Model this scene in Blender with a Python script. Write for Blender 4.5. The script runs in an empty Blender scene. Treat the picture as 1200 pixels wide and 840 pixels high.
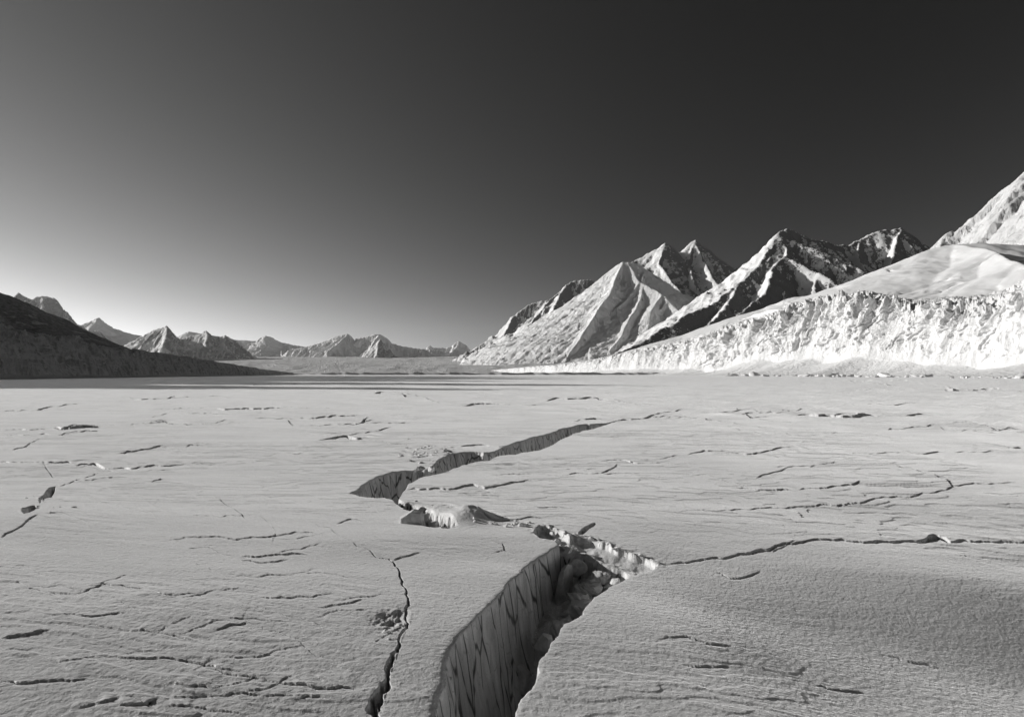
import bpy, bmesh, math, random
import numpy as np

R = math.radians
SC = bpy.context.scene
COL = SC.collection
CAM_H = 2.5          # camera height above the ice, metres
FPX = 800.0          # focal length in pixels of a 1200 px wide frame
CX, HY = 600.0, 437.0
SUN_AZ, SUN_EL = R(-72), R(17.5)    # azimuth from +Y (negative = left), elevation
SUN_DIR = np.array([math.sin(SUN_AZ)*math.cos(SUN_EL), math.cos(SUN_AZ)*math.cos(SUN_EL), math.sin(SUN_EL)])

def sstep(a, b, x):
    t = np.clip((x-a)/(b-a), 0, 1)
    return t*t*(3-2*t)

def slab_mask(x, y):
    """the smooth right-hand slab below the long crack"""
    return sstep(10.5, 7.5, y+.12*x)*sstep(.6, 3.0, x+.35*(y-7))

def relief(x, y):
    """added tilt that darkens the near ice: it dips right, most of all on the right-hand slab"""
    fall = .09*sstep(17, 5.5, y)*sstep(-30, -4, x)*sstep(-2, 2.5, y)  # tilt away from the sun, shaped to darken the foreground
    return -fall*np.clip(x, -7, 9)-.075*slab_mask(x, y)*np.clip(x-.4, 0, 7)*sstep(-2, 2.5, y)

def ground(px, py):
    """where the line of sight through a point of the frame meets the ice"""
    z = 0.0
    for _ in range(12):
        D = (CAM_H-z)*FPX/(py-HY); x = (px-CX)/FPX*D
        z = .5*z+.5*float(relief(x, D))
    return (x, D)

def spot(px, py, D):
    return ((px-CX)/FPX*D, D, CAM_H-(py-HY)/FPX*D)

# ------------------------------------------------------------------ noise
_rng = np.random.RandomState(7)
PERM = np.concatenate([_rng.permutation(1024)]*2).astype(np.int32)
_a = _rng.rand(1024)*2*np.pi
GX, GY = np.cos(_a).astype(np.float32), np.sin(_a).astype(np.float32)

def pn(x, y, seed=0):
    """gradient noise, about -0.7..0.7"""
    x = np.asarray(x, np.float64)+seed*17.37; y = np.asarray(y, np.float64)+seed*5.91
    xi = np.floor(x); yi = np.floor(y)
    fx = (x-xi).astype(np.float32); fy = (y-yi).astype(np.float32)
    xi = xi.astype(np.int64) & 1023; yi = yi.astype(np.int64) & 1023
    u = fx*fx*fx*(fx*(fx*6-15)+10); v = fy*fy*fy*(fy*(fy*6-15)+10)
    x1 = (xi+1) & 1023; y1 = (yi+1) & 1023
    def g(ix, iy, dx, dy):
        h = PERM[PERM[ix]+iy]
        return GX[h]*dx+GY[h]*dy
    a = g(xi, yi, fx, fy); b = g(x1, yi, fx-1, fy)
    c = g(xi, y1, fx, fy-1); d = g(x1, y1, fx-1, fy-1)
    ab = a+u*(b-a); cd = c+u*(d-c)
    return ab+v*(cd-ab)

def fbm(x, y, oct=4, seed=0, gain=.5, lac=2.03):
    s = 0; a = 1.0; f = 1.0
    for i in range(oct):
        s = s+a*pn(x*f, y*f, seed+i*3); a *= gain; f *= lac
    return s

def ridged(x, y, oct=4, seed=0, gain=.55, lac=2.07):
    s = 0; a = 1.0; f = 1.0; n = 0
    for i in range(oct):
        r = 1-np.abs(pn(x*f, y*f, seed+i*3))*1.9
        s = s+a*r; n += a; a *= gain; f *= lac
    return s/n          # about 0..1, crests sharp

def sstep(a, b, x):
    t = np.clip((x-a)/(b-a), 0, 1)
    return t*t*(3-2*t)

# ------------------------------------------------------------------ mesh helpers
def tag(o, label=None, cat=None, group=None, kind=None):
    if label: o['label'] = label
    if cat: o['category'] = cat
    if group: o['group'] = group
    if kind: o['kind'] = kind
    return o

def grid_mesh(name, P, mat, wrap=False, flip=False):
    """P: rows x columns x 3"""
    nr, nc = P.shape[:2]
    idx = np.arange(nr*nc, dtype=np.int32).reshape(nr, nc)
    if wrap: idx = np.concatenate([idx, idx[:, :1]], 1)
    q = np.stack([idx[:-1, :-1], idx[:-1, 1:], idx[1:, 1:], idx[1:, :-1]], -1).reshape(-1, 4)
    if flip: q = q[:, ::-1]
    me = bpy.data.meshes.new(name)
    me.vertices.add(nr*nc); me.vertices.foreach_set('co', np.ascontiguousarray(P, np.float32).ravel())
    me.loops.add(q.size); me.loops.foreach_set('vertex_index', np.ascontiguousarray(q, np.int32).ravel())
    me.polygons.add(len(q))
    me.polygons.foreach_set('loop_start', np.arange(0, q.size, 4, dtype=np.int32))
    me.polygons.foreach_set('loop_total', np.full(len(q), 4, np.int32))
    me.polygons.foreach_set('use_smooth', np.ones(len(q), bool))
    me.update(calc_edges=True)
    me.materials.append(mat)
    o = bpy.data.objects.new(name, me); COL.objects.link(o)
    return o

# ------------------------------------------------------------------ materials
class NT:
    def __init__(s, name):
        s.m = bpy.data.materials.new(name); s.m.use_nodes = True
        s.t = s.m.node_tree; s.t.nodes.clear()
        s.out = s.t.nodes.new('ShaderNodeOutputMaterial')
        s.b = s.t.nodes.new('ShaderNodeBsdfPrincipled')
        s.t.links.new(s.b.outputs[0], s.out.inputs['Surface'])
    def n(s, typ, **kw):
        nd = s.t.nodes.new('ShaderNode'+typ)
        for k, v in kw.items():
            if k.startswith('i_'):
                key = k[2:]; key = int(key) if key.isdigit() else key.replace('_', ' ')
                if hasattr(v, 'node'): s.t.links.new(v, nd.inputs[key])
                else: nd.inputs[key].default_value = v
            else: setattr(nd, k, v)
        return nd
    def link(s, a, b): s.t.links.new(a, b)
    def math(s, op, a, b=None, c=None, clamp=False):
        nd = s.t.nodes.new('ShaderNodeMath'); nd.operation = op; nd.use_clamp = clamp
        for i, v in enumerate((a, b, c)):
            if v is None: continue
            if hasattr(v, 'node'): s.t.links.new(v, nd.inputs[i])
            else: nd.inputs[i].default_value = v
        return nd.outputs[0]
    def rng(s, v, a, b, c=0.0, d=1.0, smooth=True):
        nd = s.n('MapRange', interpolation_type='SMOOTHSTEP' if smooth else 'LINEAR')
        s.link(v, nd.inputs['Value'])
        nd.inputs['From Min'].default_value = a; nd.inputs['From Max'].default_value = b
        nd.inputs['To Min'].default_value = c; nd.inputs['To Max'].default_value = d
        return nd.outputs['Result']
    def mapped(s, scale=(1, 1, 1)):
        tc = s.n('TexCoord')
        mp = s.n('Mapping'); mp.inputs['Scale'].default_value = scale
        s.link(tc.outputs['Object'], mp.inputs['Vector'])
        return mp.outputs['Vector']
    def noise(s, vec, scale, detail=4, rough=.55, dist=0):
        nd = s.n('TexNoise', i_Scale=scale, i_Detail=detail, i_Roughness=rough, i_Distortion=dist)
        s.link(vec, nd.inputs['Vector'])
        return nd.outputs['Fac']
    def grey(s, v):
        nd = s.n('CombineColor')
        for i in range(3): s.link(v, nd.inputs[i])
        return nd.outputs[0]
    def mix(s, f, a, b):
        """scalar mix a..b by f"""
        nd = s.n('Mix', data_type='FLOAT')
        for sock, v in zip((0, 2, 3), (f, a, b)):
            if hasattr(v, 'node'): s.link(v, nd.inputs[sock])
            else: nd.inputs[sock].default_value = v
        return nd.outputs[0]
    def bump(s, h, strength, dist, prev=None):
        nd = s.n('Bump', i_Strength=strength, i_Distance=dist)
        s.link(h, nd.inputs['Height'])
        if prev is not None: s.link(prev, nd.inputs['Normal'])
        return nd.outputs['Normal']
    def slope(s, w=(0, 0, 1)):
        g = s.n('NewGeometry')
        d = s.n('VectorMath', operation='DOT_PRODUCT'); s.link(g.outputs['Normal'], d.inputs[0])
        d.inputs[1].default_value = w
        return d.outputs['Value']
    def done(s, col, rough=.7, spec=.3, normal=None):
        s.link(s.grey(col) if hasattr(col, 'node') else s.grey(s.math('ADD', col, 0.0)), s.b.inputs['Base Color'])
        if hasattr(rough, 'node'): s.link(rough, s.b.inputs['Roughness'])
        else: s.b.inputs['Roughness'].default_value = rough
        s.b.inputs['Specular IOR Level'].default_value = spec
        if normal is not None: s.link(normal, s.b.inputs['Normal'])
        return s.m

def mat_ice_field():
    """wind-packed snow crust on level ice; bare veined ice where the sheet is broken open"""
    t = NT('snow_crust')
    v = t.mapped()
    st = t.mapped((.35, 1.0, 1.0))
    # tone of the crust itself: thin glazed patches between older snow
    patch = t.noise(st, .9, 5, .6)
    fine = t.noise(v, 60, 3, .6)
    col = t.math('ADD', t.rng(patch, .32, .68, .54, .69), t.rng(fine, .3, .7, -.05, .05))
    # broken ice
    vs = t.mapped((1.0, 1.0, .24))
    warp = t.n('TexNoise', i_Scale=1.7, i_Detail=3.0); t.link(vs, warp.inputs['Vector'])
    wv = t.n('VectorMath', operation='MULTIPLY_ADD'); t.link(warp.outputs['Color'], wv.inputs[0])
    wv.inputs[1].default_value = (.2, .2, .26); t.link(vs, wv.inputs[2])
    vo = t.n('TexVoronoi', feature='DISTANCE_TO_EDGE', i_Scale=3.1); t.link(wv.outputs[0], vo.inputs['Vector'])
    vein = t.rng(vo.outputs['Distance'], .008, .045)
    vo2 = t.n('TexVoronoi', feature='DISTANCE_TO_EDGE', i_Scale=7.5); t.link(wv.outputs[0], vo2.inputs['Vector'])
    vein2 = t.rng(vo2.outputs['Distance'], .0, .03, .75, 1.0)
    band = t.noise(t.mapped((3, 3, .5)), 2.2, 5, .6)
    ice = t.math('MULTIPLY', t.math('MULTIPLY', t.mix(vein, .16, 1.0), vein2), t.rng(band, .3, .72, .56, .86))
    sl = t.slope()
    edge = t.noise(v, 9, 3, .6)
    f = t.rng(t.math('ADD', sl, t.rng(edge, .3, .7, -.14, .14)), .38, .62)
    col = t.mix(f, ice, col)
    # grain, crust pebbles, glinting crystals
    g1 = t.noise(v, 24, 3, .55)
    g2 = t.noise(v, 110, 2, .5)
    h = t.math('ADD', t.math('MULTIPLY', g1, .013), t.math('MULTIPLY', g2, .0035))
    w = t.noise(st, 5.5, 4, .6)
    h = t.math('ADD', h, t.math('MULTIPLY', w, .006))
    cr = t.n('TexVoronoi', feature='F1', i_Scale=42.0); t.link(v, cr.inputs['Vector'])
    sc = t.n('SeparateColor'); t.link(cr.outputs['Color'], sc.inputs[0])
    spark = t.math('MULTIPLY', t.math('GREATER_THAN', sc.outputs[0], .86), t.math('LESS_THAN', cr.outputs['Distance'], .26))
    h = t.math('ADD', h, t.math('MULTIPLY', spark, .006))
    nrm = t.bump(h, .75, 1.0)
    cr2 = t.n('TexVoronoi', feature='F1', i_Scale=13.0); t.link(v, cr2.inputs['Vector'])
    sc2 = t.n('SeparateColor'); t.link(cr2.outputs['Color'], sc2.inputs[0])
    glint_dots = t.math('MAXIMUM', t.math('MULTIPLY', t.math('GREATER_THAN', sc.outputs[1], .55), t.rng(cr.outputs['Distance'], .34, .16)),
                   t.math('MULTIPLY', t.math('GREATER_THAN', sc2.outputs[1], .8), t.rng(cr2.outputs['Distance'], .16, .08)))
    col = t.math('ADD', col, t.math('MULTIPLY', t.math('MULTIPLY', glint_dots, f), .34))  # white dots painted into the colour for frost sparkle
    t.b.inputs['Sheen Weight'].default_value = .7; t.b.inputs['Sheen Roughness'].default_value = .3
    return t.done(col, t.mix(spark, .62, .22), .35, nrm)

def mat_berg(name, lo, hi, sc, dirt=.0, bump=.5):
    """glacier ice: streaked down the face, snow on whatever lies flat"""
    t = NT(name)
    v = t.mapped()
    streak = t.noise(t.mapped((1, 1, .22)), sc*6, 6, .65)
    blot = t.noise(v, sc*2, 6, .6)
    face = t.math('MULTIPLY', t.rng(streak, .34, .62, lo, hi), t.rng(blot, .3, .6, 1-dirt, 1.0))
    sl = t.slope()
    nz = t.noise(v, sc*9, 4, .6)
    f = t.rng(t.math('ADD', sl, t.rng(nz, .3, .7, -.2, .2)), .45, .75)
    col = t.mix(f, face, hi)
    h = t.math('ADD', t.math('MULTIPLY', t.noise(v, sc*14, 5, .65), 1.0), t.math('MULTIPLY', streak, .7))
    return t.done(col, .65, .3, t.bump(h, bump, .5/sc))

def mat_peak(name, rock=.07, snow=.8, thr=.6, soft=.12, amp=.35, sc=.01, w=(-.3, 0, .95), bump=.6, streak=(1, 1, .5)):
    """rock with snow lying on ledges, and extra snow colour on left flanks to read as sunlit"""
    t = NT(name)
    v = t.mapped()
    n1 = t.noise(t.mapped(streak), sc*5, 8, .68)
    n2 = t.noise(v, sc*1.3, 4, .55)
    s = t.math('ADD', t.slope(w), t.math('ADD', t.rng(n1, .25, .75, -amp, amp, False), t.rng(n2, .3, .7, -amp*.5, amp*.5, False)))  # leaning w whitens the sunward flanks: part snow, part light put into colour
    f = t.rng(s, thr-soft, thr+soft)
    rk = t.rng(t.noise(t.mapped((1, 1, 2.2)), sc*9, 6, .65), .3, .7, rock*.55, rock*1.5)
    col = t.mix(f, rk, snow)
    h = t.noise(t.mapped(streak), sc*8, 8, .66)
    return t.done(col, .8, .2, t.bump(h, bump, .9/sc*.12))

def mat_snow(name, val, sc, bump=.3):
    t = NT(name)
    v = t.mapped()
    col = t.rng(t.noise(t.mapped((.5, 1, 1)), sc*3, 5, .6), .3, .7, val-.02, val+.04)
    h = t.noise(t.mapped((.5, 1, 1)), sc*10, 6, .62)
    return t.done(col, .7, .25, t.bump(h, bump, .1/sc))

def mat_block(name, lo, hi, sc=8):
    t = NT(name)
    v = t.mapped()
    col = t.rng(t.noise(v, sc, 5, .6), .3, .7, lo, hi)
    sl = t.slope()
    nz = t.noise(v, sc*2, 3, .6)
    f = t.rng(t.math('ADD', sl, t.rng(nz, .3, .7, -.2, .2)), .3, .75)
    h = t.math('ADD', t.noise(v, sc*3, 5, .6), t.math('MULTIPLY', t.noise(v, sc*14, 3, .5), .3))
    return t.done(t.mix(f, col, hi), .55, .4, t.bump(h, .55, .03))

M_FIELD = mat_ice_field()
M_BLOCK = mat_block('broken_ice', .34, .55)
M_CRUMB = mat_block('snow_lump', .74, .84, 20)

# ------------------------------------------------------------------ the ice sheet
def subdivide(pts, seg=4.0, jit=.22, seed=0, extra=None):
    """rough a traced line; extra = per-point values carried along"""
    rnd = random.Random(seed)
    P = [tuple(p) for p in pts]
    changed = True
    while changed:
        changed = False; Q = [P[0]]
        for a, b in zip(P[:-1], P[1:]):
            L = math.hypot(b[0]-a[0], (b[1]-a[1]))
            if L > seg:
                m = [(x+y)/2 for x, y in zip(a, b)]
                k = rnd.uniform(-1, 1)*jit*L*.5
                m[0] += -(b[1]-a[1])/L*k; m[1] += (b[0]-a[0])/L*k*(.55 if L > 8 else .35)
                Q.append(tuple(m)); changed = True
            Q.append(b)
        P = Q
    return P

def seg_dist(X, Y, A, B):
    """nearest of many segments: distance, index, parameter, side"""
    best = np.full(X.shape, 1e9); bi = np.zeros(X.shape, np.int32); bt = np.zeros(X.shape); bs = np.zeros(X.shape)
    for i in range(len(A)):
        ax, ay = A[i]; bx, by = B[i]
        dx, dy = bx-ax, by-ay; L2 = dx*dx+dy*dy+1e-12
        t = np.clip(((X-ax)*dx+(Y-ay)*dy)/L2, 0, 1)
        d = (X-ax-t*dx)**2+(Y-ay-t*dy)**2
        m = d < best
        best[m] = d[m]; bi[m] = i; bt[m] = t[m]
        bs[m] = (dx*(Y-ay)-dy*(X-ax))[m]
    return np.sqrt(best), bi, bt, np.sign(bs)

FINE = R(39.5)
th_f = np.linspace(-FINE, FINE, 1380)
th_o = FINE+np.cumsum(np.geomspace(R(.08), R(9.5), 70)); th_o = th_o[th_o < R(178)]
TH = np.concatenate([-th_o[::-1], th_f, th_o])
r = [.5]
while r[-1] < 9300:
    x = r[-1]
    if x < 4.3: s = .12
    elif x < 60: s = .0024*x
    elif x < 130: s = .0034*x
    elif 850 < x < 960: s = 1.1
    elif x < 1500: s = .011*x
    else: s = .08*x
    r.append(x+s)
RR = np.array(r)
GXX = RR[:, None]*np.sin(TH)[None, :]
GYY = RR[:, None]*np.cos(TH)[None, :]
near = sstep(900, 150, RR)[:, None]

Z = np.zeros_like(GXX)
Z += near*(.14*fbm(GXX/19, GYY/12, 3, 1)+.065*fbm(GXX/5, GYY/3.2, 2, 11))
# the right-hand slab is the smoothest ice
slab = slab_mask(GXX, GYY)
Z += relief(GXX, GYY)
calm = 1-.75*slab
# long low drifts drawn out across the wind
wx = GXX+.8*pn(GXX/6, GYY/6, 31); wy = GYY+.5*pn(GXX/5, GYY/5, 32)
dr = ridged(wx/3.4, wy/1.1, 3, 21)
Z += near*calm*.010*(dr-.5)*(1+.8*pn(GXX/9, GYY/9, 33))
# small ripples, stronger in patches
patch = sstep(-.05, .35, fbm(GXX/3.8, GYY/1.9, 3, 41))
Z += near*calm*.007*patch*fbm(wx/.55, wy/.17, 3, 43)
# plates of crust overlapping: shallow terraces with sharp little edges
q = fbm(wx/2.6, wy/.95, 4, 51)*3.2
Z += near*calm*(.007+.009*sstep(8, 22, RR)[:, None])*(np.floor(q)+sstep(.0, .12, q-np.floor(q)))*sstep(0, .3, .25+pn(GXX/7, GYY/6, 55))
Z += near*.0035*fbm(GXX/.09, GYY/.06, 2, 61)*sstep(30, 10, RR)[:, None]

def sub(x0, x1, y0, y1):
    """index window of the fine grid round a plan rectangle"""
    rm = max(.5, min(math.hypot(x, y) for x in (x0, 0 if x0 < 0 < x1 else x0, x1) for y in (y0,)))
    rM = max(math.hypot(x, y) for x in (x0, x1) for y in (y0, y1))
    cs = [math.atan2(x, y) for x in (x0, x1) for y in (y0, y1)]
    i0, i1 = np.searchsorted(RR, rm), np.searchsorted(RR, rM)+1
    j0, j1 = np.searchsorted(TH, min(cs)), np.searchsorted(TH, max(cs))+1
    return slice(max(i0-1, 0), i1), slice(max(j0-1, 0), j1)

Z += .07*np.exp(-((GXX-1.9)/1.3)**2-((GYY-7.3)/1.2)**2)

# low scarp added far out; its shaded face makes the dark line
_px = CX+FPX*np.tan(np.clip(TH, -1.2, 1.2))
_line = (900+14*fbm(_px/60, _px*0, 4, 131))[None, :]
_hh = (3.8*sstep(250, 420, _px)*sstep(930, 830, _px)*(.8+.5*fbm(_px/22, _px*0, 3, 133)))[None, :]
Z += _hh*sstep(0, 2.5, GYY-_line)*sstep(420, 60, GYY-_line)

# ---- minor cracks: (traced line, half width m, depth m, lift of the far side m, reach of the lift m)
CR = [
 # left crevice with its branch
 ([(420,641),(439,652),(461,658.6),(467.5,668),(472,682),(477,695),(480,711),(478.6,733),(467.5,755),(461,772.6),(455,796),(448.5,815),(443,842),(438,870)], [.006,.007,.009,.012,.014,.013,.016,.022,.028,.034,.042,.05,.055,.055], .36, .0, .2),
 ([(452,800),(447,822),(438,842)], .035, .3, 0, .2),
 ([(461,658),(470,654),(494,648)], .018, .12, .03, .4),
 ([(478,735),(458,745),(441,757),(452,762)], .02, .1, 0, .2),
 ([(362,612),(388,621),(409.5,635),(428.6,647)], .009, .08, .0, .4),
 ([(128.6,772),(200,777),(238,783),(286,793)], .014, .09, .025, .4),
 ([(309.5,799.5),(343,806.7),(400,809),(419,814)], .016, .1, .03, .4),
 ([(257,821),(285,818),(305,821)], .012, .08, .02, .3), ([(345,824),(376,821)], .013, .08, .02, .3),
 ([(0,754),(28,749),(60,741)], .016, .1, .045, .35), ([(0,806),(40,808),(62,806),(105,803)], .012, .07, .02, .3),
 ([(86,699),(109,692),(131,685)], .016, .08, .03, .3), ([(174,693),(190,700),(210,704)], .015, .08, .03, .3),
 ([(252,745),(281,737),(290,733)], .015, .09, .03, .3), ([(267,730),(286,730)], .012, .07, .02, .3),
 ([(319,720),(352,728),(381,741),(395,745),(424,754)], .014, .09, .03, .35),
 ([(250,581),(258,586),(264,592),(276,600),(288,610)], .016, .16, .0, .4),
 ([(190,635),(276,634),(314,631),(333,628),(386,627)], .013, .07, .03, .5),
 ([(276,654),(324,650.5),(362,650.5)], .015, .08, .04, .4), ([(278,658),(340,655)], .015, .06, .03, .4),
 ([(395,616),(409,611),(428,613)], .016, .08, .03, .4),
 ([(0,633),(16,625),(28.6,618.5),(46,607)], .02, .15, .02, .6), ([(66,572),(78,566),(90,561),(117,548.6)], .025, .15, .02, .6),
 ([(0,483.5),(20,482.8),(38,480.5),(71,475.7),(112,473)], .15, .3, .24, 3), ([(57,504.8),(85,503.6),(119,502)], .1, .3, .16, 2.5),
 ([(60,511),(85,509),(122,507.5)], .06, .2, .05, 2), ([(50,539),(83,540)], .05, .2, .07, 1.2), ([(86,543.5),(117,542.5),(157,545.5),(219,541)], .04, .15, .05, 1),
 ([(0,526),(30,523),(50,515)], .05, .1, .05, 2),
 ([(176,566),(190,559),(171,554)], .03, .15, .05, .6), ([(138,530),(167,526),(200,523)], .06, .12, .05, 1.5),
 ([(92,563),(153,560)], .03, .1, .03, .8),
 ([(372,515.5),(388,514),(405,511),(428,516)], .12, .35, .12, 1.5), ([(409,499.5),(428,494),(438,492)], .14, .3, .14, 2), ([(394,497),(425,496),(432,488)], .1, .3, .1, 2),
 ([(338,492),(344,499)], .03, .2, .0, 1), ([(350,490),(420,487)], .08, .2, .05, 2), ([(150,500),(230,497)], .06, .2, .05, 2),
 ([(50,726),(100,727),(152,724)], .01, .05, .015, .3), ([(155,745),(180,747)], .012, .06, .02, .3),
 ([(140,836),(175,832),(186,826)], .03, .12, .03, .3), ([(195,836),(225,834)], .018, .1, .03, .3), ([(85,838),(143,826)], .014, .08, .02, .3),
 ([(200,809),(240,811),(248,814)], .012, .07, .02, .3),
 ([(372,716),(405,711),(430,705)], .012, .06, .02, .3), ([(300,700),(340,704),(390,698)], .01, .05, .02, .3),
 # beyond and right of the crevasse
 ([(468,573),(503,572),(561,569.5),(606,565),(633,563)], [.02,.05,.05,.03,.02], .16, .06, .9),
 ([(630,552),(653.6,557),(698,553.5),(722,545),(725,541)], .03, .12, .03, .8), ([(480,606),(510,603)], .02, .05, 0, .4),
 ([(540,523),(575,522)], .05, .2, .04, 1), ([(619,598),(654,596.5),(664,598)], .02, .1, .03, .5),
 ([(679,631),(688,624),(698,617)], .05, .22, .0, .4),
 ([(575,636),(589,640),(592,647),(575,649)], .02, .1, .03, .3), ([(556,611),(600,613),(640,611)], .02, .1, .03, .5),
 ([(715,495),(739,492),(763,488),(780,483),(800,479)], .16, .5, .0, 1.5), ([(685,492),(700,491)], .1, .3, .06, 2),
 ([(780,662),(797,659),(810,658),(845,655),(875,651),(900,648),(920,641),(940,640),(1000,637.5),(1050,637),(1085,635),(1098,629),(1112,636),(1150,635),(1200,637),(1260,638)], [.06,.045,.03,.025,.025,.03,.03,.02,.018,.03,.05,.07,.02,.018,.02,.02], .22, .05, .5),
 ([(905,650),(925,641),(935,637)], .02, .1, .02, .4),
 ([(1078,636),(1098,628),(1110,634)], .03, .05, .08, .25),
 ([(931,486),(965,487),(1038,487)], .2, .4, .16, 3), ([(1060,488),(1105,486)], .1, .3, .08, 2), ([(780,481.5),(819,484),(868,485)], .16, .4, .13, 2.5),
 ([(805,490),(832,492.5)], .1, .2, .06, 2), ([(848,499),(868,501)], .1, .2, .06, 1.5), ([(875,484),(882,490),(905,488)], .12, .3, .1, 2),
 ([(1105,498),(1140,499),(1200,503)], .1, .1, .12, 1.2),
 ([(936,576.5),(965,575),(980,572),(1004,569),(1010,565)], .035, .16, .06, .6), ([(860,574),(900,577),(936,577)], .02, .08, .03, .6),
 ([(770,604),(820,602),(916,597),(990,593),(1063,585),(1100,578),(1117,572),(1110,563),(1082,556),(1050,548),(1030,545)], .018, .07, .035, .5),
 ([(1117,572),(1150,568),(1190,567)], .02, .08, .03, .5), ([(870,561),(930,549)], .025, .08, .03, .6), ([(958,548),(980,543)], .03, .08, .03, .6),
 ([(885,600),(900,603),(919,606)], .025, .1, .04, .4), ([(838,668),(855,678),(870,677),(892,668)], .02, .06, .02, .3),
 ([(955,806),(990,813),(1014,814.6)], .012, .06, .02, .3), ([(1034,766.7),(1072,776.5),(1102,784)], .012, .05, .02, .3),
 ([(770,754.5),(820,758),(858,764)], .01, .05, .02, .3), ([(800,781),(830,784),(858,786)], .012, .06, .02, .3),
 ([(1182,523),(1196,523)], .08, .3, .08, 1), ([(1109,457),(1122,457)], .5, .6, .25, 3), ([(990,446),(1000,446.5)], .9, .6, .4, 4), ([(1140,458),(1165,457)], .3, .4, .12, 3), ([(1050,456),(1060,456.5)], .4, .5, .15, 3),
 ([(800,535),(870,533),(905,529),(960,527)], .03, .12, .05, 1.2), ([(700,540),(760,542)], .03, .1, .03, .8), ([(1060,527),(1110,528)], .04, .12, .04, 1), ([(900,510),(945,512)], .05, .15, .04, 1),
 ([(790,560),(830,557),(850,564),(880,570)], .025, .08, .03, .6), ([(1100,500),(1190,505)], .05, .1, .06, 1),
 ([(640,470),(700,467),(720,470)], .2, .4, .1, 4), ([(430,462),(470,460),(475,465)], .3, .5, .2, 4), ([(150,466),(210,464)], .2, .4, .12, 4), ([(540,475),(600,474)], .2, .4, .08, 4), ([(250,478),(330,477)], .15, .4, .08, 3),
]
rnd = random.Random(5)
for k in range(45):                       # the many small unnamed ones
    y = 448+rnd.random()**1.5*(835-448)
    x = rnd.uniform(-60, 1260)
    if rnd.random() < .35: x = rnd.uniform(-60, 560)
    if 480 < x < 820 and y > 600: continue
    if x > 560 and y > 590: continue
    D = CAM_H*FPX/(y-HY); L = rnd.uniform(14, 90)*(1.4 if y < 520 else 1)
    sl = rnd.gauss(0, .05) if y < 560 else rnd.gauss(.02, .16)
    n = 4
    pts = [(x+L*(i/(n-1)-.5), y+L*sl*(i/(n-1)-.5)+rnd.gauss(0, .012*L)) for i in range(n)]
    s = rnd.uniform(.5, 1.0)
    CR.append((pts, (.0009*D+.0015)*s, (.002*D+.008)*s, (.0010*D+.003)*s*rnd.choice((.1, .5, 1)), .02*D+.2))

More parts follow.
